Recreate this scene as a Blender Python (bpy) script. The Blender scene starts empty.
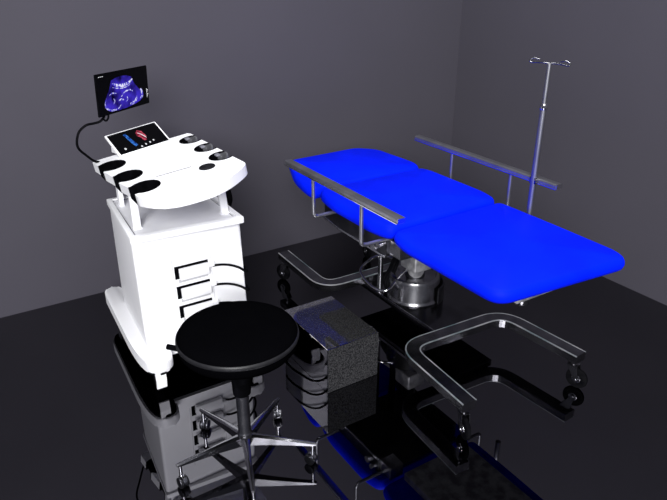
import bpy, bmesh, math, random
from math import sin, cos, pi, radians, atan2, hypot
from mathutils import Vector as V, Matrix, Euler
random.seed(4)
SC = bpy.context.scene
COL = SC.collection

# ------------------------------------------------------------ camera
cam_d = bpy.data.cameras.new('camera'); cam = bpy.data.objects.new('camera', cam_d); COL.objects.link(cam)
cam_d.sensor_width = 36.0; cam_d.lens = 650.0 / 667.0 * 36.0; cam_d.clip_start = 0.05
cam.location = (0, 0, 2.1)
cam.rotation_euler = (radians(90 - 24.8), 0, -radians(32.3))
SC.camera = cam

# ------------------------------------------------------------ world, lights, exposure
w = bpy.data.worlds.new('world'); SC.world = w; w.use_nodes = True
w.node_tree.nodes['Background'].inputs[0].default_value = (0.80, 0.82, 1.0, 1)
w.node_tree.nodes['Background'].inputs[1].default_value = 0.16
def area(name, loc, target, size, power, color=(1, 1, 1)):
    l = bpy.data.lights.new(name, 'AREA'); l.shape = 'DISK'; l.size = size; l.energy = power; l.color = color
    o = bpy.data.objects.new(name, l); COL.objects.link(o); o.location = loc
    o.rotation_euler = (V(target) - V(loc)).to_track_quat('-Z', 'Y').to_euler()
    return o
area('key_light', (-3.4, -4.5, 4.8), (1.7, 2.6, 0.7), 4.4, 1400)
area('top_fill_light', (1.6, 1.8, 4.8), (1.8, 2.6, 0.0), 2.4, 165)  # unseen overhead lamp, added to brighten the table top
SC.view_settings.view_transform = 'Standard'
SC.view_settings.look = 'None'
SC.view_settings.gamma = 1.0
SC.view_settings.use_curve_mapping = False
SC.view_settings.exposure = 0.0

# ------------------------------------------------------------ materials
def mat(name, col, rough=0.5, metal=0.0, noise=None, bump=None, spec=None, emis=None, trans=None, alpha=None, coat=None):
    m = bpy.data.materials.new(name); m.use_nodes = True
    nt = m.node_tree; b = nt.nodes['Principled BSDF']
    b.inputs['Base Color'].default_value = (*col, 1)
    b.inputs['Roughness'].default_value = rough; b.inputs['Metallic'].default_value = metal
    if spec is not None: b.inputs['Specular IOR Level'].default_value = spec
    if trans: b.inputs['Transmission Weight'].default_value = trans
    if coat: b.inputs['Coat Weight'].default_value = coat
    if emis:
        b.inputs['Emission Color'].default_value = (*emis[0], 1); b.inputs['Emission Strength'].default_value = emis[1]
    tc = nt.nodes.new('ShaderNodeTexCoord')
    if noise:
        sc, c2, lo, hi = noise
        n = nt.nodes.new('ShaderNodeTexNoise'); n.inputs['Scale'].default_value = sc; n.inputs['Detail'].default_value = 4
        r = nt.nodes.new('ShaderNodeValToRGB'); r.color_ramp.elements[0].position = lo; r.color_ramp.elements[1].position = hi
        r.color_ramp.elements[0].color = (*col, 1); r.color_ramp.elements[1].color = (*c2, 1)
        nt.links.new(tc.outputs['Object'], n.inputs['Vector']); nt.links.new(n.outputs['Fac'], r.inputs[0])
        nt.links.new(r.outputs[0], b.inputs['Base Color'])
    if bump:
        n = nt.nodes.new('ShaderNodeTexNoise'); n.inputs['Scale'].default_value = bump[0]; n.inputs['Detail'].default_value = 3
        bp = nt.nodes.new('ShaderNodeBump'); bp.inputs['Strength'].default_value = bump[1]; bp.inputs['Distance'].default_value = bump[2]
        nt.links.new(tc.outputs['Object'], n.inputs['Vector']); nt.links.new(n.outputs['Fac'], bp.inputs['Height'])
        nt.links.new(bp.outputs[0], b.inputs['Normal'])
    return m
M = {}
M['wall'] = mat('grey_wall_paint', (0.0440, 0.0405, 0.0545), 0.85, noise=(1.2, (0.0410, 0.0378, 0.0510), 0.35, 0.65))
M['floor'] = mat('black_mirror_floor', (0.140, 0.138, 0.150), 0.0, 1.0, noise=(0.8, (0.155, 0.152, 0.165), 0.4, 0.6))
M['white'] = mat('white_enamel', (0.86, 0.86, 0.88), 0.45, noise=(3, (0.83, 0.83, 0.86), 0.4, 0.6))
M['deck'] = mat('pale_plastic', (0.84, 0.84, 0.87), 0.5, noise=(6, (0.80, 0.80, 0.84), 0.4, 0.6))
M['shade_seam'] = mat('shade_and_seam_grey', (0.50, 0.50, 0.53), 0.5, noise=(6, (0.46, 0.46, 0.50), 0.4, 0.6))  # grey for painted shade below the plugs, also for seam lines
M['seam'] = mat('grey_seam', (0.16, 0.16, 0.19), 0.6, noise=(9, (0.13, 0.13, 0.15), 0.4, 0.6))
M['black'] = mat('black_plastic', (0.0016, 0.0016, 0.002), 0.45, spec=0.0, noise=(20, (0.003, 0.003, 0.004), 0.4, 0.6))
M['rubber'] = mat('black_rubber', (0.003, 0.003, 0.004), 0.75, spec=0.0, noise=(30, (0.006, 0.006, 0.007), 0.4, 0.6))
M['vinyl_black'] = mat('black_vinyl', (0.0012, 0.0012, 0.0016), 0.5, spec=0.0, noise=(12, (0.0013, 0.0013, 0.0017), 0.4, 0.6))
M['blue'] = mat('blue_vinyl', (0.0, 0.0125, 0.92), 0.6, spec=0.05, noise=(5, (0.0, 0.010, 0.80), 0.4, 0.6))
M['blue_shaded'] = mat('blue_vinyl_shaded_underside', (0.0, 0.007, 0.60), 0.7, spec=0.05, noise=(5, (0.0, 0.005, 0.36), 0.4, 0.6))  # same blue vinyl, with underside shade put into the colour
M['stool_metal'] = mat('dark_chrome', (0.36, 0.36, 0.38), 0.2, 1.0, noise=(12, (0.28, 0.28, 0.30), 0.4, 0.6))
M['steel'] = mat('brushed_steel', (0.34, 0.34, 0.36), 0.24, 1.0, noise=(14, (0.19, 0.19, 0.205), 0.35, 0.7))
M['edge_glint'] = mat('painted_edge_highlight', (0.55, 0.55, 0.58), 0.40, 0.6, noise=(7, (0.17, 0.24, 0.26), 0.38, 0.62))  # lighter tone painting the highlights along the fork edges
M['chrome'] = mat('polished_chrome', (0.70, 0.70, 0.73), 0.16, 1.0, noise=(10, (0.55, 0.55, 0.58), 0.4, 0.6))
M['pole'] = mat('satin_pole', (0.36, 0.36, 0.39), 0.42, 1.0, noise=(8, (0.30, 0.30, 0.33), 0.4, 0.6))
M['motor'] = mat('cast_aluminium', (0.55, 0.55, 0.57), 0.45, 0.5, noise=(16, (0.25, 0.25, 0.27), 0.4, 0.62))
M['dark_steel'] = mat('dark_steel', (0.10, 0.10, 0.11), 0.35, 1.0, noise=(10, (0.06, 0.06, 0.07), 0.4, 0.6))
M['satin'] = mat('satin_grey_metal', (0.34, 0.34, 0.37), 0.35, 0.9, noise=(8, (0.27, 0.27, 0.30), 0.4, 0.6))
M['plate'] = mat('dark_base_plate', (0.14, 0.14, 0.15), 0.15, 1.0, noise=(8, (0.10, 0.10, 0.11), 0.4, 0.6))
M['box_mirror'] = mat('mirror_steel_side', (0.42, 0.42, 0.45), 0.0, 1.0, noise=(4, (0.40, 0.40, 0.43), 0.4, 0.6))
M['box_reflect_noise'] = mat('steel_reflection_noise', (0.40, 0.40, 0.42), 0.05, 0.975, spec=0.2, noise=(130, (0.98, 0.98, 1.0), 0.42, 0.60), bump=(120, 0.06, 0.0005))  # grain of the reflections painted into the base colour
M['box_front'] = mat('steel_front_reflection_noise', (0.012, 0.012, 0.014), 0.55, 0.5, spec=0.2, noise=(150, (0.085, 0.085, 0.09), 0.42, 0.62))  # noisy grey reflection on the front painted as colour noise
M['screen'] = mat('black_screen_glass', (0.001, 0.001, 0.0015), 0.2, spec=0.1, noise=(5, (0.0015, 0.0015, 0.002), 0.4, 0.6))
def emat(name, c1, c2, scale, s=1.0, lo=0.4, hi=0.6):
    m = bpy.data.materials.new(name); m.use_nodes = True; nt = m.node_tree; nt.nodes.clear()
    out = nt.nodes.new('ShaderNodeOutputMaterial'); e = nt.nodes.new('ShaderNodeEmission'); e.inputs[1].default_value = s
    tc = nt.nodes.new('ShaderNodeTexCoord'); n = nt.nodes.new('ShaderNodeTexNoise'); n.inputs['Scale'].default_value = scale; n.inputs['Detail'].default_value = 5
    r = nt.nodes.new('ShaderNodeValToRGB'); r.color_ramp.elements[0].position = lo; r.color_ramp.elements[1].position = hi
    r.color_ramp.elements[0].color = (*c1, 1); r.color_ramp.elements[1].color = (*c2, 1)
    nt.links.new(tc.outputs['Object'], n.inputs['Vector']); nt.links.new(n.outputs['Fac'], r.inputs[0])
    nt.links.new(r.outputs[0], e.inputs[0]); nt.links.new(e.outputs[0], out.inputs[0])
    return m
M['e_blue'] = emat('scan_blue', (0.003, 0.002, 0.03), (0.048, 0.028, 0.52), 14, 1.0, 0.30, 0.62)
M['e_pale'] = emat('scan_echo', (0.07, 0.05, 0.60), (0.8, 0.8, 1.0), 75, 1.0, 0.44, 0.58)
M['e_lblue'] = emat('figure_blue', (0.004, 0.02, 0.16), (0.05, 0.22, 0.75), 70)
M['e_red'] = emat('figure_red', (0.10, 0.004, 0.015), (0.70, 0.10, 0.16), 70)
M['e_white'] = emat('icon_white', (0.8, 0.8, 0.85), (0.95, 0.95, 1), 20)

# ------------------------------------------------------------ helpers
def link(name, bm, m, parent=None, smooth=None, mats=None, bevel=None):
    me = bpy.data.meshes.new(name)
    bmesh.ops.recalc_face_normals(bm, faces=bm.faces[:])
    bm.to_mesh(me); bm.free()
    o = bpy.data.objects.new(name, me); COL.objects.link(o)
    for mm in (mats or [m]): me.materials.append(mm)
    if smooth is not None:
        me.polygons.foreach_set('use_smooth', [True] * len(me.polygons))
        me.update()
        try: me.set_sharp_from_angle(angle=radians(smooth))
        except Exception: pass
    if parent is not None:
        o.parent = parent
        pm = parent; off = V((0, 0, 0))
        while pm is not None: off += V(pm.location); pm = pm.parent
        for v in me.vertices: v.co -= off          # parents carry a location only
    else:
        pass
    return o
def set_origin(o, p):
    p = V(p)
    for v in o.data.vertices: v.co -= p
    o.location = p
def tag(o, label=None, cat=None, group=None, kind=None):
    if label: o['label'] = label
    if cat: o['category'] = cat
    if group: o['group'] = group
    if kind: o['kind'] = kind
    return o
def thing(name, loc, label, cat, group=None):
    o = bpy.data.objects.new(name, None); COL.objects.link(o); o.location = loc; o.empty_display_size = 0.1
    return tag(o, label, cat, group)
def bevel(bm, off, seg=2, edges=None):
    bmesh.ops.bevel(bm, geom=(edges or bm.edges[:]), offset=off, segments=seg, profile=0.5, affect='EDGES', clamp_overlap=True)
def box(bm, x0, x1, y0, y1, z0, z1, bev=0, seg=2, mi=0):
    t = bmesh.new(); bmesh.ops.create_cube(t, size=1)
    for v in t.verts: v.co = V(((x0+x1)/2 + v.co.x*(x1-x0), (y0+y1)/2 + v.co.y*(y1-y0), (z0+z1)/2 + v.co.z*(z1-z0)))
    if bev: bevel(t, bev, seg)
    merge(bm, t, mi); return bm
def merge(bm, t, mi=0, mtx=None):
    n0 = len(bm.faces)
    me = bpy.data.meshes.new('t'); t.to_mesh(me); t.free()
    if mtx is not None: me.transform(mtx)
    bm.from_mesh(me); bpy.data.meshes.remove(me)
    bm.faces.ensure_lookup_table()
    if mi:
        for f in bm.faces[n0:]: f.material_index = mi
def cyl(bm, p, q, r, r2=None, n=24, mi=0, bev=0):
    p, q = V(p), V(q); d = q - p
    t = bmesh.new(); bmesh.ops.create_cone(t, cap_ends=True, segments=n, radius1=r, radius2=(r if r2 is None else r2), depth=d.length)
    if bev: bevel(t, bev, 2, [e for e in t.edges if len(e.link_faces) == 2 and any(len(f.verts) > 4 for f in e.link_faces)])
    merge(bm, t, mi, Matrix.Translation((p+q)/2) @ d.to_track_quat('Z', 'Y').to_matrix().to_4x4())
    return bm
def lathe(bm, c, prof, n=40, axis='Z', mi=0):
    t = bmesh.new(); rings = []
    for r, z in prof:
        if r < 1e-6: rings.append([t.verts.new((0, 0, z))])
        else: rings.append([t.verts.new((r*cos(2*pi*i/n), r*sin(2*pi*i/n), z)) for i in range(n)])
    for a, b in zip(rings, rings[1:]):
        for i in range(n):
            j = (i+1) % n
            if len(a) == 1 and len(b) == 1: continue
            if len(a) == 1: t.faces.new((a[0], b[i], b[j]))
            elif len(b) == 1: t.faces.new((a[i], b[0], a[j]))
            else: t.faces.new((a[i], b[i], b[j], a[j]))
    merge(bm, t, mi, Matrix.Translation(c)); return bm
def catmull(P, k=8, closed=False):
    P = [V(p) for p in P]; out = []; n = len(P)
    for i in range(n if closed else n-1):
        g = (lambda j: P[j % n]) if closed else (lambda j: P[max(0, min(n-1, j))])
        a, b, c, d = g(i-1), g(i), g(i+1), g(i+2)
        for s in range(k):
            t = s/k
            out.append(0.5*((2*b)+(c-a)*t+(2*a-5*b+4*c-d)*t*t+(3*b-a-3*c+d)*t**3))
    if not closed: out.append(P[-1])
    return out
def round_path(P, r=0.04, k=6):
    P = [V(p) for p in P]; out = [P[0]]
    for i in range(1, len(P)-1):
        a = (P[i-1]-P[i]); b = (P[i+1]-P[i]); q = min(r, a.length*0.49, b.length*0.49)
        s, e = P[i]+a.normalized()*q, P[i]+b.normalized()*q
        for j in range(k+1):
            t = j/k; out.append((1-t)**2*s + 2*t*(1-t)*P[i] + t*t*e)
    out.append(P[-1]); return out
def sweep(bm, path, section, up=(0, 0, 1), mi=0):
    """section: list of (side, up) offsets"""
    path = [V(p) for p in path]; t = bmesh.new(); rings = []; side = None
    upv = V(up)
    for i, p in enumerate(path):
        d = (path[min(i+1, len(path)-1)] - path[max(i-1, 0)]).normalized()
        if upv.length > 0:
            s = d.cross(upv)
            if s.length < 1e-3: s = side or V((1, 0, 0))
            s.normalize()
        if side is not None and s.dot(side) < 0: s = -s
        side = s; u = s.cross(d).normalized()
        rings.append([t.verts.new(p + s*a + u*b) for a, b in section])
    n = len(section)
    for a, b in zip(rings, rings[1:]):
        for i in range(n): t.faces.new((a[i], a[(i+1) % n], b[(i+1) % n], b[i]))
    t.faces.new(rings[0]); t.faces.new(rings[-1])
    merge(bm, t, mi); return bm
def tube(bm, path, r, n=10, mi=0):
    """round tube with parallel transported frame"""
    path = [V(p) for p in path]; t = bmesh.new(); rings = []; s = None
    for i, p in enumerate(path):
        d = (path[min(i+1, len(path)-1)] - path[max(i-1, 0)]).normalized()
        if s is None: s = d.orthogonal().normalized()
        s = (s - d*s.dot(d)).normalized(); u = d.cross(s)
        rings.append([t.verts.new(p + (s*cos(2*pi*k/n) + u*sin(2*pi*k/n))*r) for k in range(n)])
    for a, b in zip(rings, rings[1:]):
        for i in range(n): t.faces.new((a[i], a[(i+1) % n], b[(i+1) % n], b[i]))
    t.faces.new(rings[0]); t.faces.new(rings[-1])
    merge(bm, t, mi); return bm
def rrect(hw, hh, r, k=3):
    out = []
    for cx_, cy_, a0 in ((hw-r, hh-r, 0), (-hw+r, hh-r, 90), (-hw+r, -hh+r, 180), (hw-r, -hh+r, 270)):
        for j in range(k+1):
            a = radians(a0 + 90*j/k); out.append((cx_+r*cos(a), cy_+r*sin(a)))
    return out
def prism(bm, outline, z0, z1, bev=0, mtx=None, mi=0, seg=2, top_only=False):
    t = bmesh.new()
    a = [t.verts.new((x, y, z0)) for x, y in outline]; b = [t.verts.new((x, y, z1)) for x, y in outline]
    n = len(outline)
    t.faces.new(a[::-1]); tf = t.faces.new(b)
    for i in range(n): t.faces.new((a[i], a[(i+1) % n], b[(i+1) % n], b[i]))
    if bev:
        caps = [e for e in t.edges if abs(e.verts[0].co.z - e.verts[1].co.z) < 1e-7 and (not top_only or e.verts[0].co.z > (z0+z1)/2)]
        bevel(t, bev, seg, caps)
    merge(bm, t, mi, mtx); return bm
def round_poly(P, r, k=5):
    P = [V((p[0], p[1], 0)) for p in P]; out = []; n = len(P)
    rr = r if isinstance(r, (list, tuple)) else [r]*n
    for i in range(n):
        a = P[i-1]-P[i]; b = P[(i+1) % n]-P[i]; q = min(rr[i], a.length*.49, b.length*.49)
        if q <= 1e-6: out.append((P[i].x, P[i].y)); continue
        s, e = P[i]+a.normalized()*q, P[i]+b.normalized()*q
        for j in range(k+1):
            t = j/k; v = (1-t)**2*s + 2*t*(1-t)*P[i] + t*t*e; out.append((v.x, v.y))
    return out

# ============================================================ setting
def struct(name, bm, m, kind='structure'):
    o = link(name, bm, m); o['kind'] = kind; return o
FX0, FY0, WX, WY, WH = -3.0, -2.6, 3.80, 4.10, 3.6
b = bmesh.new(); box(b, FX0, WX, FY0, WY, -0.1, 0.0); struct('floor', b, M['floor'])
b = bmesh.new(); box(b, FX0, WX+0.12, WY, WY+0.12, -0.1, WH); struct('wall_back', b, M['wall'])
b = bmesh.new(); box(b, WX, WX+0.12, FY0, WY, -0.1, WH); struct('wall_right', b, M['wall'])

# ============================================================ ultrasound cart
CX = 0.99
cart = thing('ultrasound_cart', (CX, 3.22, 0), 'white wheeled ultrasound cart with raised screen and wide control tray', 'ultrasound machine')
# cabinet body: tapered, rounded upright edges
b = bmesh.new()
def body_ring(x0, x1, y0, y1, z, r=0.02):
    return [V((x, y, z)) for x, y in round_poly([(x0, y0), (x1, y0), (x1, y1), (x0+.045, y1)], r, 4)]
rings = [body_ring(.712, 1.284, 2.905, 3.52, .150), body_ring(.704, 1.286, 2.925, 3.52, .30), body_ring(.706, 1.283, 2.950, 3.515, .812)]
vs = [[b.verts.new(p) for p in r] for r in rings]
for a_, c_ in zip(vs, vs[1:]):
    for i in range(len(a_)): b.faces.new((a_[i], a_[(i+1) % len(a_)], c_[(i+1) % len(a_)], c_[i]))
b.faces.new(vs[0][::-1]); b.faces.new(vs[-1])
link('cabinet_body', b, M['white'], cart, smooth=35)
# rim + sunken deck
b = bmesh.new()
outer = round_poly([(.700, 2.938), (1.286, 2.900), (1.294, 3.535), (.750, 3.562)], .014, 4)
t_in = round_poly([(.730, 2.968), (1.258, 2.934), (1.266, 3.505), (.772, 3.530)], .008, 4)
def lift(poly, z): return [b.verts.new((x, y, z)) for x, y in poly]
A = lift(outer, .808); B = lift(outer, .838); C = lift(t_in, .840); D = lift(t_in, .828)
n = len(outer)
for p_, q_ in ((A, B), (B, C), (C, D)):
    for i in range(n): b.faces.new((p_[i], p_[(i+1) % n], q_[(i+1) % n], q_[i]))
b.faces.new(A[::-1])
bevel_edges = [e for e in b.edges if set(e.verts) <= set(B) and len(e.link_faces) == 2]
bevel(b, .004, 2, bevel_edges)
link('top_rim', b, M['white'], cart, smooth=40)
b = bmesh.new()
prism(b, [(x, y) for x, y in round_poly([(.732, 2.970), (1.256, 2.936), (1.262, 3.503), (.768, 3.534)], .008, 4)], .815, .829)
link('deck', b, M['deck'], cart)
b = bmesh.new()                         # dark joint between rim and deck
lo = [(.739, 2.977), (1.249, 2.944), (1.255, 3.495), (.773, 3.526)]
pts = [V((x, y, .8295)) for x, y in round_poly(lo, .008, 4)]
sweep(b, pts + [pts[0]], rrect(.0022, .0012, .0005, 1))
link('deck_seam', b, M['seam'], cart)

# foot bars (left one in view, right one mirrored)
def foot(sgn):
    X = lambda x: CX + sgn*(x - CX)
    b = bmesh.new()
    P = [(.672, 2.800), (.735, 2.770), (.800, 2.800), (.812, 2.895), (.770, 2.925), (.762, 3.10), (.795, 3.690), (.765, 3.745), (.715, 3.745), (.682, 3.690), (.648, 3.05), (.652, 2.90)]
    P = [(X(x), y) for x, y in P]
    rr = [.05, .05, .05, .02, .03, .1, .03, .03, .03, .05, .1, .05]
    if sgn < 0: P, rr = P[::-1], rr[::-1]
    prism(b, round_poly(P, rr, 5), .143, .205, .012, seg=3)
    o = link('foot_bar', b, M['white'], cart, smooth=40)
    b = bmesh.new(); gx = sum(p[0] for p in P)/len(P)
    Q = [(gx+(x-gx)*.86, 3.25+(y-3.25)*.975) for x, y in P]
    prism(b, round_poly(Q, rr, 5), .126, .1435)
    link('underside_shade_pad', b, M['rubber'], o)  # black slab added to paint the shade under the white bar
    return o
for sgn in (1, -1):
    fb = foot(sgn)
    X = lambda x: CX + sgn*(x - CX)
    for (cx_, cy_, white) in ((.722, 2.845, True), (.745, 3.62, False)):
        x = X(cx_)
        b = bmesh.new()
        cyl(b, (x-.014, cy_+.012, .047), (x+.014, cy_+.012, .047), .047, n=28, bev=.006)
        wh = link('caster', b, M['rubber'], cart, smooth=40)
        b = bmesh.new()
        if white:
            pr = [(cy_-.052, .145), (cy_-.058, .095), (cy_-.050, .045), (cy_-.040, .045), (cy_-.046, .095), (cy_-.030, .145)]
            t = bmesh.new()
            a1 = [t.verts.new((x-.026, yy, zz)) for yy, zz in pr]; a2 = [t.verts.new((x+.026, yy, zz)) for yy, zz in pr]
            t.faces.new(a1); t.faces.new(a2[::-1])
            for i in range(len(pr)): t.faces.new((a1[i], a2[i], a2[(i+1) % len(pr)], a1[(i+1) % len(pr)]))
            merge(b, t)
            link('caster_guard', b, M['white'], wh)
        else:
            cyl(b, (x, cy_, .09), (x, cy_, .145), .012, n=12)
            box(b, x-.026, x-.020, cy_-.02, cy_+.03, .03, .10); box(b, x+.020, x+.026, cy_-.02, cy_+.03, .03, .10)
            box(b, x-.026, x+.026, cy_-.02, cy_+.03, .095, .102)
            link('caster_fork', b, M['satin'], wh)
b = bmesh.new(); box(b, .76, 1.22, 2.93, 3.50, .125, .151, .004)
link('base_underside', b, M['black'], cart)

# socket panel with connectors on the front face
FYf = lambda z: 2.925 + (z-.30)*(.03/.512) - .0005
def front_quad(bm, x0, x1, z0, z1, d0, d1, mi=0, bev=0):
    """box on the sloped front face, from depth d0 (proud, negative is out) to d1"""
    t = bmesh.new(); bmesh.ops.create_cube(t, size=1)
    for v in t.verts:
        z = z0 if v.co.z < 0 else z1; x = x0 if v.co.x < 0 else x1
        v.co = V((x, FYf(z) + (d0 if v.co.y < 0 else d1), z))
    if bev: bevel(t, bev, 2)
    merge(bm, t, mi)
b = bmesh.new(); front_quad(b, .888, 1.276, .200, .650, -.003, .004, bev=.0012)
panel = link('socket_panel', b, M['white'], cart)
sock_z = [.598, .487, .376, .265]
for k, z in enumerate(sock_z):
    b = bmesh.new(); front_quad(b, .898, 1.080, z-.035, z+.034, -.0055, -.002)
    sk = link('socket', b, M['black'], cart)
    b = bmesh.new()
    front_quad(b, .918, 1.078, z-.038, z+.022, -.030, -.002, bev=.006)
    front_quad(b, 1.070, 1.110, z-.004, z+.020, -.024, -.004, bev=.004)
    link('plug', b, M['white'], sk, smooth=40)
    b = bmesh.new(); front_quad(b, .915, 1.075, z-.058, z-.0395, -.0045, -.001)
    link('plug_groove_shade', b, M['shade_seam'], sk)  # soft shade of the groove below the plug, painted as grey strip
    b = bmesh.new()
    y = FYf(z) - .014
    pth = catmull([(1.100, y, z-.004), (1.135, y-.010, z-.003), (1.185, y-.018, z-.014), (1.240, y-.016, z-.044), (1.288, y, z-.088), (1.315, y+.06, z-.105), (1.312, y+.16, z-.10), (1.280, y+.20, z-.06)], 6)
    tube(b, pth, .0066, 8)
    link('connector_cable', b, M['rubber'], sk, smooth=60)
b = bmesh.new()
front_quad(b, 1.096, 1.0985, .22, .672, -.0042, -.002)
front_quad(b, .8885, .8905, .22, .672, -.0042, -.002)
link('panel_seam', b, M['shade_seam'], cart)

# control tray : plane tilted up to the right
TW = math.atan(.155)
TO = V((.71, 2.72, 1.05 + 0.0))
TM = Matrix.Translation(TO) @ Matrix.Rotation(-TW, 4, 'Y')       # local x -> right/up, y -> back, z -> normal
L2 = lambda x, y: ((x-.71)/cos(TW), y-2.72)                      # world x,y on the plane to local
def keyhole(cx_, cy_, r, slot, xe, direction, k=14):
    """points around a cup notch, entered and left on the edge x=xe; direction -1 opens left"""
    a0 = math.asin(slot/r); pts = []
    if direction < 0:      # travelling from +y to -y along the left edge
        pts.append((xe, cy_+slot))
        for j in range(k+1):
            a = pi - a0 - (2*pi - 2*a0)*j/k
            pts.append((cx_ + r*cos(a), cy_ + r*sin(a)))
        pts.append((xe, cy_-slot))
    else:                  # travelling from -y to +y along the right edge
        pts.append((xe, cy_-slot))
        for j in range(k+1):
            a = -a0 - (2*pi - 2*a0)*j/k
            pts.append((cx_ + r*cos(a), cy_ + r*sin(a)))
        pts.append((xe, cy_+slot))
    return pts
lc = [(.777, 3.432), (.798, 3.205), (.818, 2.990)]
rc = [(1.250, 3.060), (1.245, 3.250), (1.236, 3.452)]
outl = []
def edge_left(y): return .709 + (3.572-y)*.072
outl.append((.728, 3.590))
outl.append((.712, 3.572))
KL, KR = [], []
for (x, y) in lc:
    kx = keyhole(x, y, .076, .056, edge_left(y), -1); KL.append(kx); outl += kx
outl += [(.752, 2.900), (.765, 2.868), (.790, 2.822)]
outl += [(p.x, p.y) for p in catmull([(.828, 2.775, 0), (.880, 2.742, 0), (.941, 2.724, 0), (1.010, 2.716, 0), (1.072, 2.719, 0), (1.150, 2.745, 0), (1.232, 2.796, 0), (1.272, 2.830, 0)], 4)]
outl += [(1.287, 2.850), (1.292, 2.875)]
def edge_right(y): return 1.291 - (y-2.86)*.026
for (x, y) in rc:
    kx = keyhole(x, y, .068, .058, edge_right(y), 1); KR.append(kx); outl += kx
outl += [(1.271, 3.560), (1.260, 3.580)]
b = bmesh.new()
t = bmesh.new()
loc = [L2(x, y) for x, y in outl]
va = [t.verts.new((x, y, -.052)) for x, y in loc]; vb = [t.verts.new((x, y, 0)) for x, y in loc]
fa = t.faces.new(va); fb = t.faces.new(vb)
n = len(loc)
for i in range(n): t.faces.new((va[i], va[(i+1) % n], vb[(i+1) % n], vb[i]))
t.normal_update(); bmesh.ops.triangulate(t, faces=[fa, fb])
merge(b, t, 0, TM)
tray = link('control_tray', b, M['white'], cart)
# black cup liners
for side, Ks in ((-1, KL), (1, KR)):
    for kx in Ks:
        loc = [V((*L2(x, y), 0)) for x, y in kx]
        b = bmesh.new()
        t = bmesh.new()
        cxm = sum((p.x for p in loc), 0)/len(loc); cym = sum((p.y for p in loc), 0)/len(loc)
        inn = []
        for i, p in enumerate(loc):
            if i in (0, len(loc)-1):
                q = V((p.x, p.y + (cym-p.y)*.22, 0))
            else:
                c0 = V((cxm, cym, 0)); q = p + (c0-p)*.10
            inn.append(q)
        ro = [t.verts.new((p.x, p.y, -.044)) for p in loc]; rt = [t.verts.new((p.x, p.y, .0015)) for p in loc]
        it = [t.verts.new((p.x, p.y, .0015)) for p in inn]; ib = [t.verts.new((p.x, p.y, -.044)) for p in inn]
        for i in range(len(loc)-1):
            for p_, q_ in ((ro, rt), (rt, it), (it, ib)):
                t.faces.new((p_[i], p_[i+1], q_[i+1], q_[i]))
        merge(b, t, 0, TM)
        t = bmesh.new()
        f0 = [t.verts.new((p.x, p.y, -.058)) for p in loc]; f1 = [t.verts.new((p.x, p.y, -.040)) for p in loc]
        A_ = t.faces.new(f0); B_ = t.faces.new(f1)
        for i in range(len(loc)): t.faces.new((f0[i], f0[(i+1) % len(loc)], f1[(i+1) % len(loc)], f1[i]))
        t.normal_update(); bmesh.ops.triangulate(t, faces=[A_, B_])
        merge(b, t, 0, TM)
        link('cup_holder', b, M['black'], cart)
# round trackball pad
b = bmesh.new(); px_, py_ = L2(1.133, 2.973)
lathe(b, (0, 0, 0), [(0, .004), (.024, .0035), (.034, .002), (.038, .0045), (.041, .003), (.042, 0)], 32)
b.transform(TM @ Matrix.Translation((px_, py_, 0)))
link('trackball', b, mat('trackball_grey', (.006, .006, .007), .5, spec=.1, noise=(40, (.014, .014, .016), .4, .6)), cart, smooth=50)
# scored lines
def tray_line(p, q, wdt, m, name='tray_groove'):
    b = bmesh.new()
    (x0, y0), (x1, y1) = L2(*p), L2(*q)
    d = V((x1-x0, y1-y0, 0)).normalized(); s = V((-d.y, d.x, 0))*wdt/2
    t = bmesh.new(); vs_ = []
    for z in (-.001, .0012):
        vs_.append([t.verts.new((V(c)+o+V((0, 0, z)))) for c, o in (((x0, y0, 0), s), ((x1, y1, 0), s), ((x1, y1, 0), -s), ((x0, y0, 0), -s))])
    t.faces.new(vs_[0]); t.faces.new(vs_[1][::-1])
    for i in range(4): t.faces.new((vs_[0][i], vs_[0][(i+1) % 4], vs_[1][(i+1) % 4], vs_[1][i]))
    merge(b, t, 0, TM); link(name, b, m, cart)
tray_line((.900, 3.065), (1.078, 3.045), .006, M['seam'])
tray_line((.950, 2.985), (1.110, 2.965), .0030, M['shade_seam'])
tray_line((.868, 3.500), (1.150, 3.500), .002, M['deck'])
# underside tub below the tray, drawn back from the lip
b = bmesh.new()
tub = [L2(*p) for p in [(.86, 2.98), (1.17, 2.94), (1.20, 3.40), (.88, 3.44)]]
prism(b, round_poly(tub, .03, 4), -.080, -.051, .006, TM)
link('tray_tub', b, M['deck'], cart)
# supports
for xf, yf, xt, yt, wd in ((.776, 3.075, .778, 3.09, .020), (1.234, 3.035, 1.216, 3.045, .020)):
    zt = 1.05 + .155*(xt-.71) - .046
    b = bmesh.new()
    sweep(b, [(xf, yf, .829), ((xf+xt)/2, (yf+yt)/2, (.829+zt)/2), (xt, yt, zt)], rrect(.012, wd, .005), up=(1, 0, 0))
    box(b, xf-.022, xf+.022, yf-.022, yf+.022, .828, .836, .003)
    link('tray_support', b, M['white'], cart, smooth=40)
for xf, yf in ((.80, 3.44), (1.20, 3.42)):
    zt = 1.05 + .155*(xf-.71) - .046
    b = bmesh.new(); box(b, xf-.012, xf+.012, yf-.02, yf+.02, .828, zt)
    link('tray_support', b, M['white'], cart)
b = bmesh.new()
tube(b, catmull([(1.225, 3.36, 1.10), (1.290, 3.33, 1.01), (1.335, 3.30, .92), (1.362, 3.30, .85), (1.375, 3.32, .77), (1.350, 3.38, .69), (1.275, 3.44, .64)], 8), .024, 12)
link('hose', b, M['rubber'], cart, smooth=60)

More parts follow.
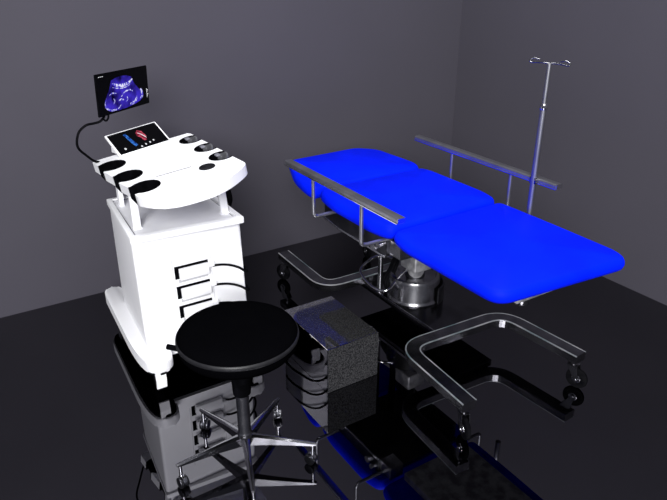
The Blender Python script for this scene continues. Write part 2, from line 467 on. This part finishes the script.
# touch panel on the tray
camp = V((0, 0, 2.1))
def rotvec(a): a = V(a); return Matrix.Rotation(a.length, 3, a.normalized()) if a.length > 1e-9 else Matrix.Identity(3)
def screen(name, c, a, wd, hg, s, thick, frame, frame_mat):
    """a display whose centre is c, scaled about the eye point by s so that it stands at its own distance"""
    c = V(c); Rm = rotvec(a).to_4x4()
    T_ = Matrix.Translation(camp + (c-camp)*s) @ Rm
    wd *= s; hg *= s
    b = bmesh.new()
    box(b, -wd/2, wd/2, 0, thick, -hg/2, hg/2, min(.006, thick*.3), 2)
    b.transform(T_)
    o = link(name, b, frame_mat, cart, smooth=40)
    b = bmesh.new()
    box(b, -wd/2+frame, wd/2-frame, -.0015, .002, -hg/2+frame, hg/2-frame)
    b.transform(T_)
    g = link('screen_glass', b, M['screen'], o)
    return o, T_, wd, hg
def strip(bm, pts, wdt, W, Hh, mi=0, taper=True):
    """flat band following 2-D points given in screen units 0..1 (x right, y up)"""
    P = catmull([((x-.5)*W, 0, (y-.5)*Hh) for x, y in pts], 6)
    t = bmesh.new(); prev = None; n_ = len(P)
    for i, p in enumerate(P):
        d = (P[min(i+1, n_-1)] - P[max(i-1, 0)]).normalized(); s_ = V((-d.z, 0, d.x))
        k = (sin(pi*(i+.4)/(n_))**.5 if taper else 1)*wdt/2
        cur = (t.verts.new(p+s_*k+V((0, -.0028, 0))), t.verts.new(p-s_*k+V((0, -.0028, 0))))
        if prev: t.faces.new((prev[0], cur[0], cur[1], prev[1]))
        prev = cur
    merge(bm, t, mi)
def flat(bm, pts, W, Hh, mi=0, y=-.0022):
    t = bmesh.new(); t.faces.new([t.verts.new(((x-.5)*W, y, (z-.5)*Hh)) for x, z in pts]); merge(bm, t, mi)
tp_, TT, tw, th = screen('touch_panel', (.985, 3.614, 1.137), (-1.105, -.177, .054), .311, .188, 1.0, .014, .010, M['white'])
b = bmesh.new()
flat(b, [(.30, .80), (.35, .82), (.38, .55), (.42, .24), (.36, .20), (.33, .42)], tw, th, 0)
flat(b, [(.52, .74), (.58, .84), (.64, .74), (.66, .50), (.62, .34), (.57, .32), (.55, .50), (.51, .60)], tw, th, 1)
strip(b, [(.55, .72), (.60, .60), (.64, .42)], .006, tw, th, 2)
for cx_, cz_, r_ in ((.17, .22, .020), (.46, .13, .016), (.55, .17, .016), (.64, .20, .016), (.72, .24, .016)):
    flat(b, [(cx_ + r_*cos(a_*pi/5), cz_ + r_*2.3*sin(a_*pi/5)) for a_ in range(10)], tw, th, 2, -.0026)
b.transform(TT)
link('touch_screen_image', b, None, tp_, mats=[M['e_lblue'], M['e_red'], M['e_white']])
b = bmesh.new()          # wedge that carries the panel
A0 = TT @ V((-tw/2+.02, .012, -th/2+.012)); A1 = TT @ V((tw/2-.02, .012, -th/2+.012))
B0 = TT @ V((-tw/2+.02, .012, th/2-.03)); B1 = TT @ V((tw/2-.02, .012, th/2-.03))
def onplane(p): return V((p.x, p.y, 1.05 + .155*(p.x-.71) - .002))
C0, C1 = onplane(B0), onplane(B1); D0, D1 = onplane(A0), onplane(A1)
vv = [b.verts.new(p) for p in (A0, A1, B1, B0, D0, D1, C1, C0)]
for f in ((0, 1, 2, 3), (4, 5, 6, 7), (0, 1, 5, 4), (1, 2, 6, 5), (2, 3, 7, 6), (3, 0, 4, 7)): b.faces.new([vv[i] for i in f])
link('panel_wedge', b, M['white'], tp_)

# main monitor
mo, MT, mw, mh = screen('monitor', (.613, 2.345, 1.652), (-.022, .061, .777), .34, .138, 1.45, .010, .004, M['black'])
b = bmesh.new()
flat(b, [(.26, .80), (.36, .85), (.46, .865), (.56, .85), (.65, .80), (.69, .64), (.76, .50), (.83, .38), (.86, .24), (.80, .15), (.70, .10), (.52, .06), (.34, .05), (.20, .08), (.13, .17), (.11, .30), (.15, .45), (.21, .60)], mw, mh, 0)
strip(b, [(.27, .72), (.36, .66), (.47, .63), (.58, .66), (.67, .74)], .016, mw, mh, 1)
strip(b, [(.27, .63), (.40, .575), (.52, .57), (.64, .63)], .005, mw, mh, 1)
strip(b, [(.14, .40), (.11, .28), (.13, .17), (.22, .09), (.34, .10), (.40, .17)], .009, mw, mh, 1)
strip(b, [(.20, .46), (.26, .50), (.33, .47)], .006, mw, mh, 1)
strip(b, [(.42, .36), (.50, .46), (.60, .48), (.66, .42)], .007, mw, mh, 1)
strip(b, [(.58, .13), (.66, .14), (.71, .20), (.73, .28)], .016, mw, mh, 1)
strip(b, [(.80, .20), (.845, .26), (.84, .38), (.81, .44)], .018, mw, mh, 1)
strip(b, [(.36, .28), (.42, .30), (.47, .26)], .008, mw, mh, 1)
strip(b, [(.26, .22), (.29, .30), (.27, .36)], .007, mw, mh, 1)
strip(b, [(.50, .20), (.54, .27), (.53, .33)], .008, mw, mh, 1)
for k in range(7):
    flat(b, [(.945, .18+.035*k), (.955+.012*(k % 3), .18+.035*k), (.955+.012*(k % 3), .20+.035*k), (.945, .20+.035*k)], mw, mh, 2)
for k in range(3):
    flat(b, [(.04+.03*k, .925), (.06+.03*k, .925), (.06+.03*k, .94), (.04+.03*k, .94)], mw, mh, 2)
b.transform(MT)
link('scan_image', b, None, mo, mats=[M['e_blue'], M['e_pale'], M['e_white']])
# gooseneck arm and cable loop
ms = MT @ V((-mw/2+.045, .012, -mh/2+.004))
b = bmesh.new()
tube(b, catmull([ms, (.769, 3.40, 1.329), (.750, 3.42, 1.303), (.719, 3.42, 1.297), (.679, 3.42, 1.292), (.640, 3.42, 1.263), (.622, 3.42, 1.214), (.630, 3.44, 1.171), (.668, 3.48, 1.122), (.712, 3.53, 1.072), (.745, 3.560, 1.052)], 8), .0065, 10)
link('gooseneck_arm', b, M['rubber'], cart, smooth=60)
b = bmesh.new()
tube(b, catmull([ms+V((-.002, 0, -.012)), ms+V((.012, .008, -.030)), ms+V((.028, .018, -.022)), ms+V((.034, .022, .004))], 8), .005, 8)
link('cable_loop', b, M['rubber'], cart, smooth=60)

# probes lying in the right-hand cups
glass = mat('smoked_clear_plastic', (.045, .045, .05), .25, noise=(25, (.16, .16, .175), .4, .6))
for k, (x, y) in enumerate(rc):
    lx, ly = L2(x+.004, y+.004)
    b = bmesh.new()
    prism(b, round_poly([(lx-.026, ly-.012), (lx+.030, ly-.016), (lx+.030, ly+.016), (lx-.026, ly+.012)], .008, 3), -.040, .010, .006, TM)
    root_p = TM @ V((lx, ly, -.040))
    lab = ['small grey probe in the front cup holder on the tray\'s right edge',
           'small grey probe in the middle cup holder on the tray\'s right edge',
           'small grey probe in the rear cup holder on the tray\'s right edge'][k]
    e = thing('ultrasound_probe', root_p, lab, 'probe', 'probes in the right cup holders')
    link('probe_body', b, glass, e, smooth=40)
    b = bmesh.new()
    prism(b, round_poly([(lx-.036, ly-.017), (lx-.012, ly-.017), (lx-.012, ly+.017), (lx-.036, ly+.017)], .006, 3), .004, .014, .003, TM)
    link('probe_head', b, M['seam'], e, smooth=40)

# ============================================================ examination table
bed = thing('examination_table', (2.15, 2.6, 0), 'blue three-section examination table on a wheeled chrome base', 'examination table')
def cushion(name, poly, rr, z0, z1, lab=None):
    b = bmesh.new()
    P = round_poly(poly, rr, 6)
    cx_ = sum(p[0] for p in P)/len(P); cy_ = sum(p[1] for p in P)/len(P)
    h = z1-z0
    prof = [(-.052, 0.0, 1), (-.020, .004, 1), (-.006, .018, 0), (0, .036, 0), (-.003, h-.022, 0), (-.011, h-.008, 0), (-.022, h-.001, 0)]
    # inset by offsetting along local normals
    n = len(P); N = []
    for i in range(n):
        a = V((*P[i-1], 0)); c = V((*P[(i+1) % n], 0)); d = (c-a).normalized(); N.append(V((d.y, -d.x, 0)))
    area2 = sum(P[i-1][0]*P[i][1]-P[i][0]*P[i-1][1] for i in range(n))
    sg = 1 if area2 > 0 else -1
    rings = []
    for off, z, mi in prof:
        rings.append([b.verts.new((P[i][0]+N[i].x*sg*off, P[i][1]+N[i].y*sg*off, z0+z)) for i in range(n)])
    for k in range(len(rings)-1):
        for i in range(n):
            f = b.faces.new((rings[k][i], rings[k][(i+1) % n], rings[k+1][(i+1) % n], rings[k+1][i]))
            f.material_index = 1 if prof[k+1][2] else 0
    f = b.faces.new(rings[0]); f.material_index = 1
    cv = b.verts.new((cx_, cy_, z0+h+.004))
    for i in range(n): b.faces.new((rings[-1][i], rings[-1][(i+1) % n], cv))
    return link(name, b, None, bed, smooth=60, mats=[M['blue'], M['blue_shaded']])
cushion('foot_cushion', [(1.765, 1.562), (2.500, 1.500), (2.540, 1.575), (2.550, 2.00), (2.548, 2.335), (1.80, 2.315), (1.765, 2.20)], [.10, .04, .05, .3, .06, .05, .1], .785, .858)
cushion('middle_cushion', [(1.80, 2.325), (2.545, 2.345), (2.575, 2.46), (2.575, 2.93), (2.55, 3.01), (1.80, 3.01), (1.765, 2.85), (1.765, 2.45)], [.05, .05, .06, .08, .05, .05, .08, .10], .787, .868)
cushion('head_cushion', [(1.775, 3.02), (2.555, 3.02), (2.59, 3.10), (2.565, 3.48), (2.45, 3.60), (1.92, 3.585), (1.80, 3.30), (1.765, 3.10)], [.05, .05, .06, .06, .06, .05, .10, .06], .790, .870)

# under-frame of the cushions
b = bmesh.new()
box(b, 1.94, 2.43, 1.615, 2.28, .736, .788, .004)
link('cushion_frame', b, M['motor'], bed)
b = bmesh.new()
box(b, 1.87, 2.44, 2.36, 2.98, .765, .792, .004)
link('cushion_frame', b, M['dark_steel'], bed)
b = bmesh.new()
box(b, 2.03, 2.30, 3.02, 3.40, .768, .793, .004)
link('cushion_frame', b, M['dark_steel'], bed)
for x0 in (1.835, 2.425):
    b = bmesh.new(); box(b, x0, x0+.03, 2.40, 3.00, .672, .768, .003)
    link('side_beam', b, M['dark_steel'], bed)
b = bmesh.new()
sweep(b, [(1.833, 2.40, .670), (1.833, 2.60, .671), (1.833, 2.86, .674), (1.833, 3.0, .690)], rrect(.006, .006, .002))
link('beam_edge', b, M['chrome'], bed)
b = bmesh.new(); box(b, 1.85, 1.95, 2.300, 2.405, .682, .768, .005)
link('actuator_housing', b, M['steel'], bed)
b = bmesh.new(); cyl(b, (2.02, 1.660, .700), (2.02, 1.660, .742), .036, n=28, bev=.004)
link('cushion_pivot', b, M['steel'], bed, smooth=40)
for yy, zz, r_ in ((2.47, .71, .022), (2.43, .735, .016)):
    b = bmesh.new(); cyl(b, (1.80, yy, zz), (1.836, yy, zz), r_, n=16)
    link('clamp_knob', b, M['chrome'], bed, smooth=40)
# rails
def rail(x, y0, y1, z, posts, sx, zb, dead):
    b = bmesh.new()
    sweep(b, [(x, y0, z), (x, (y0+y1)/2, z), (x, y1, z)], rrect(.023, .014, .008, 3))
    r_ = link('side_rail', b, M['satin'], bed, smooth=40)
    b = bmesh.new()
    sweep(b, [(x-.0225, y0, z-.012), (x-.0225, y1, z-.012)], rrect(.0035, .003, .001, 1))
    box(b, x-.021, x+.021, y0-.003, y0+.001, z-.012, z+.012, .001)
    link('rail_edge', b, M['chrome'], r_)
    for yy in posts:
        b = bmesh.new()
        tube(b, round_path([(x, yy, z-.010), (x, yy, zb), (x + sx*.17, yy, zb), (x+sx*.17+sx*.02, yy, zb)], .03, 6), .0105, 12)
        link('rail_post', b, M['satin'], bed, smooth=60)
rail(1.672, 2.085, 3.12, 1.015, (2.848, 2.392), 1, .775, 0)
rail(2.610, 2.010, 3.13, 1.020, (2.800, 2.330), -1, .775, 0)

# lower base
def bar(name, path, hw=.040, z0=.160, z1=.210, m='steel', r=.07, parent=bed):
    P = round_path([(x, y, (z0+z1)/2) for x, y in path], r, 8)
    b = bmesh.new(); sweep(b, P, rrect(hw, (z1-z0)/2, .004, 1))
    o = link(name, b, M[m], parent)
    for sgn in (-1, 1):
        b = bmesh.new(); q = sgn*(hw-.0025); zt = (z1-z0)/2 - .002
        sweep(b, P, [(q+a, zt+c) for a, c in rrect(.0035, .0030, .001, 1)])
        link('edge_highlight', b, M['edge_glint'], o)  # thin strips added to stand in for edge highlights
    return o
bar('base_fork', [(1.824, 1.712), (1.862, 2.245), (2.545, 2.215), (2.580, 1.695)], r=.13)
bar('base_fork', [(1.880, 3.620), (1.862, 3.045), (2.545, 3.045), (2.565, 3.600)], r=.13)
b = bmesh.new(); box(b, 2.146, 2.530, 2.235, 3.06, .118, .160, .004)
link('base_plate', b, M['plate'], bed)
b = bmesh.new(); box(b, 2.140, 2.147, 2.26, 3.02, .145, .163, .001)
link('plate_edge', b, M['chrome'], bed)
def bed_caster(x, y, ang, name='caster'):
    b = bmesh.new()
    R_ = Matrix.Translation((x, y, 0)) @ Matrix.Rotation(radians(ang), 4, 'Z')
    lathe(b, (0, 0, 0), [(0, -.013), (.030, -.013), (.049, -.012), (.056, -.008), (.058, 0), (.056, .008), (.049, .012), (.030, .013), (0, .013)], 32)
    b.transform(R_ @ Matrix.Translation((.026, 0, .058)) @ Matrix.Rotation(pi/2, 4, 'X'))
    wheel = link('caster', b, M['rubber'], bed, smooth=40)
    b = bmesh.new()
    cyl(b, (.026, -.0145, .058), (.026, .0145, .058), .024, n=24, bev=.002); cyl(b, (.026, -.024, .054), (.026, .024, .054), .007, n=12)
    b.transform(R_); link('hub', b, M['chrome'], wheel, smooth=40)
    b = bmesh.new()
    for s in (-1, 1):
        pr = [(-.030, .135), (.024, .135), (.040, .060), (.032, .042), (.020, .042), (.012, .060)]
        t = bmesh.new(); a1 = [t.verts.new((xx, s*.018, zz)) for xx, zz in pr]; a2 = [t.verts.new((xx, s*.0215, zz)) for xx, zz in pr]
        t.faces.new(a1); t.faces.new(a2[::-1])
        for i in range(6): t.faces.new((a1[i], a2[i], a2[(i+1) % 6], a1[(i+1) % 6]))
        merge(b, t)
    box(b, -.030, .024, -.0215, .0215, .131, .136)
    cyl(b, (0, 0, .135), (0, 0, .161), .012, n=12)
    b.transform(R_); link('fork', b, M['steel'], wheel)
bed_caster(1.826, 1.745, 250); bed_caster(2.580, 1.725, 285)
bed_caster(1.880, 3.590, 110); bed_caster(2.565, 3.570, 80)

# column
DX, DY = 2.310, 2.725
b = bmesh.new()
lathe(b, (DX, DY, .16), [(0, 0), (.162, 0), (.166, .008), (.162, .018), (.157, .026), (.155, .135), (.148, .150), (.132, .154), (.124, .146), (0, .140)], 48)
link('column_drum', b, M['steel'], bed, smooth=40)
b = bmesh.new()
t = bmesh.new(); k = 24
for (r0, r1) in ((.172, .182),):
    ring = []
    for i in range(k+1):
        a = radians(-75 + 150*i/k)
        ring.append([t.verts.new((r_*cos(a), r_*sin(a), z_)) for r_, z_ in ((r0, 0), (r1, 0), (r1, .105), (r0, .105))])
    for a_, c_ in zip(ring, ring[1:]):
        for j in range(4): t.faces.new((a_[j], a_[(j+1) % 4], c_[(j+1) % 4], c_[j]))
    t.faces.new(ring[0]); t.faces.new(ring[-1])
merge(b, t, 0, Matrix.Translation((DX, DY, .16)))
link('drum_collar', b, M['dark_steel'], bed, smooth=40)
b = bmesh.new()
lathe(b, (DX, DY, .26), [(.060, 0), (.060, .05), (.052, .06), (.052, .12), (.045, .13), (.045, .51)], 32)
link('lift_column', b, M['dark_steel'], bed, smooth=40)
b = bmesh.new()
box(b, DX-.085, DX+.055, DY-.100, DY+.045, .365, .475, .014, 3)
lathe(b, (DX-.01, DY-.02, .30), [(0, 0), (.035, 0), (.048, .03), (.055, .078)], 24)
link('motor_housing', b, M['motor'], bed, smooth=40)
b = bmesh.new(); cyl(b, (2.226, 2.963, .158), (2.226, 2.963, .768), .017, n=16)
link('guide_rod', b, M['steel'], bed, smooth=40)
b = bmesh.new()
for k, (x, y, z, r) in enumerate(((2.20, 2.83, .16, .012), (2.19, 2.80, .16, .010), (2.21, 2.86, .16, .012))):
    tube(b, catmull([(x, y, z), (x-.02, y+.01, z+.08), (x+.02, y, z+.16), (x+.05, y-.01, z+.28), (x+.04, y-.02, z+.45), (x+.04, y-.02, z+.60)], 6), r, 8)
link('control_cable', b, M['rubber'], bed, smooth=60)
b = bmesh.new()
tube(b, catmull([(2.28, 3.01, .335), (2.17, 3.00, .325), (2.085, 2.98, .285), (2.06, 2.90, .260), (2.055, 2.78, .250), (2.09, 2.72, .255), (2.15, 2.72, .285), (2.22, 2.72, .345), (2.33, 2.70, .40), (2.42, 2.70, .42)], 8), .009, 10)
cyl(b, (2.28, 3.01, .335), (2.300, 2.86, .330), .009, n=10)
link('pedal_bar', b, M['chrome'], bed, smooth=60)

# ============================================================ drip stand clamped on the far rail
IX, IY = 2.582, 2.150
iv = thing('iv_pole', (IX, IY, .70), 'slim metal drip pole with two hooks rising beside the blue table', 'IV pole')
b = bmesh.new(); cyl(b, (IX, IY, .70), (IX, IY, 1.405), .0165, n=20)
link('lower_tube', b, M['pole'], iv, smooth=40)
b = bmesh.new(); cyl(b, (IX, IY, 1.40), (IX, IY, 1.605), .0120, n=16)
link('upper_tube', b, M['pole'], iv, smooth=40)
b = bmesh.new(); cyl(b, (IX, IY, 1.385), (IX, IY, 1.415), .019, n=20, bev=.003)
link('collar', b, M['chrome'], iv, smooth=40)
for s in (-1, 1):
    b = bmesh.new()
    tube(b, catmull([(IX, IY, 1.605), (IX+s*.012, IY-s*.025, 1.608), (IX+s*.022, IY-s*.060, 1.606), (IX+s*.030, IY-s*.085, 1.604), (IX+s*.034, IY-s*.092, 1.614), (IX+s*.024, IY-s*.078, 1.624), (IX+s*.014, IY-s*.050, 1.620)], 6), .004, 8)
    link('hook', b, M['steel'], iv, smooth=60)
b = bmesh.new(); box(b, IX-.012, IX+.005, IY-.02, IY+.02, 1.003, 1.037, .004)
link('clamp', b, M['steel'], iv, smooth=40)

# ============================================================ steel step box
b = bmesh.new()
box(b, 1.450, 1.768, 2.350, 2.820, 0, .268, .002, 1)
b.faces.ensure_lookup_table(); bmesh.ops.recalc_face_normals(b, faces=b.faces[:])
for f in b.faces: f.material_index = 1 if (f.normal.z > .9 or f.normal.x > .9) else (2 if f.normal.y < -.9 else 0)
sb = link('step_box', b, None, None, mats=[M['box_mirror'], M['box_reflect_noise'], M['box_front']])
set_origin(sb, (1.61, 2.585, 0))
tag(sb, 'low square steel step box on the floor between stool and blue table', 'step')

# ============================================================ swivel stool
SX, SY = .886, 2.138
st = thing('swivel_stool', (SX, SY, 0), 'round black padded swivel stool on a five-star chrome base with casters', 'stool')
b = bmesh.new()
SZ = .595
lathe(b, (SX, SY, SZ), [(0, 0), (.205, .000), (.232, .010), (.246, .030), (.250, .055), (.249, .075), (.241, .091), (.220, .104), (.18, .114), (.12, .122), (.06, .126), (0, .127)], 64)
seat = link('seat', b, M['vinyl_black'], st, smooth=70)
b = bmesh.new(); lathe(b, (SX, SY, SZ), [(.2478, .058), (.2515, .061), (.2525, .068), (.2510, .076), (.2460, .080)], 64)  # added ring, stands in for the highlight on the seat's shoulder
link('seat_highlight_band', b, mat('black_highlight_band', (.010, .010, .012), .42, spec=.28, noise=(40, (.014, .014, .016), .4, .6)), seat, smooth=60)
b = bmesh.new()
box(b, SX-.10, SX+.10, SY-.08, SY+.08, SZ-.022, SZ+.004, .006)
lathe(b, (SX, SY, .370), [(0, 0), (.038, 0), (.040, .02), (.044, .14), (.052, .228)], 28)
link('seat_mount', b, M['black'], st, smooth=40)
b = bmesh.new()
tube(b, catmull([(SX-.06, SY, SZ-.012), (SX-.18, SY+.10, SZ-.012), (SX-.222, SY+.146, SZ+.000)], 6), .006, 8)
cyl(b, (SX-.206, SY+.128, SZ-.002), (SX-.250, SY+.168, SZ+.004), .012, n=12, bev=.003)
link('height_lever', b, M['black'], st, smooth=40)
b = bmesh.new()
lathe(b, (SX, SY, .075), [(0, 0), (.028, .020), (.033, .026), (.034, .080), (.031, .088), (.0285, .092), (.0285, .31), (.027, .313), (0, .313)], 32)
link('gas_column', b, M['stool_metal'], st, smooth=40)
for k in range(5):
    a = radians(34.5 + 72*k); d = V((cos(a), sin(a), 0)); c = V((SX, SY, 0))
    b = bmesh.new()
    t = bmesh.new(); sN = V((-d.y, d.x, 0)); rg = []
    for r_, hw, zb, zt in ((.025, .018, .098, .150), (.12, .0140, .104, .143), (.22, .0115, .107, .132), (.300, .0100, .108, .124), (.318, .008, .111, .121)):
        p = c + d*r_
        rg.append([t.verts.new(p + sN*s_*hw*f + V((0, 0, z_))) for s_, f, z_ in ((-1, 1, zb), (1, 1, zb), (1, 1, zt-.006), (1, .25, zt), (-1, .25, zt), (-1, 1, zt-.006))])
    for p_, q_ in zip(rg, rg[1:]):
        for i in range(6): t.faces.new((p_[i], p_[(i+1) % 6], q_[(i+1) % 6], q_[i]))
    t.faces.new(rg[0]); t.faces.new(rg[-1]); merge(b, t)
    lg = link('leg', b, M['stool_metal'], st, smooth=30)
    # twin wheel caster
    p = c + d*.302
    yaw = a + radians([40, -60, 100, 20, 150][k]); e = V((cos(yaw), sin(yaw), 0)); q = V((-e.y, e.x, 0))
    b = bmesh.new()
    for s_ in (-1, 1): cyl(b, p+q*s_*.007+e*.010+V((0, 0, .025)), p+q*s_*.020+e*.010+V((0, 0, .025)), .025, n=22, bev=.003)
    cs = link('caster', b, M['dark_steel'], st, smooth=40)
    b = bmesh.new()
    cyl(b, p+V((0, 0, .040)), p+V((0, 0, .110)), .0075, n=12)
    cyl(b, p+e*.010+V((0, 0, .030))-q*.0065, p+e*.010+V((0, 0, .030))+q*.0065, .027, n=20)
    link('caster_stem', b, M['chrome'], cs, smooth=40)
bpy.context.view_layer.update()
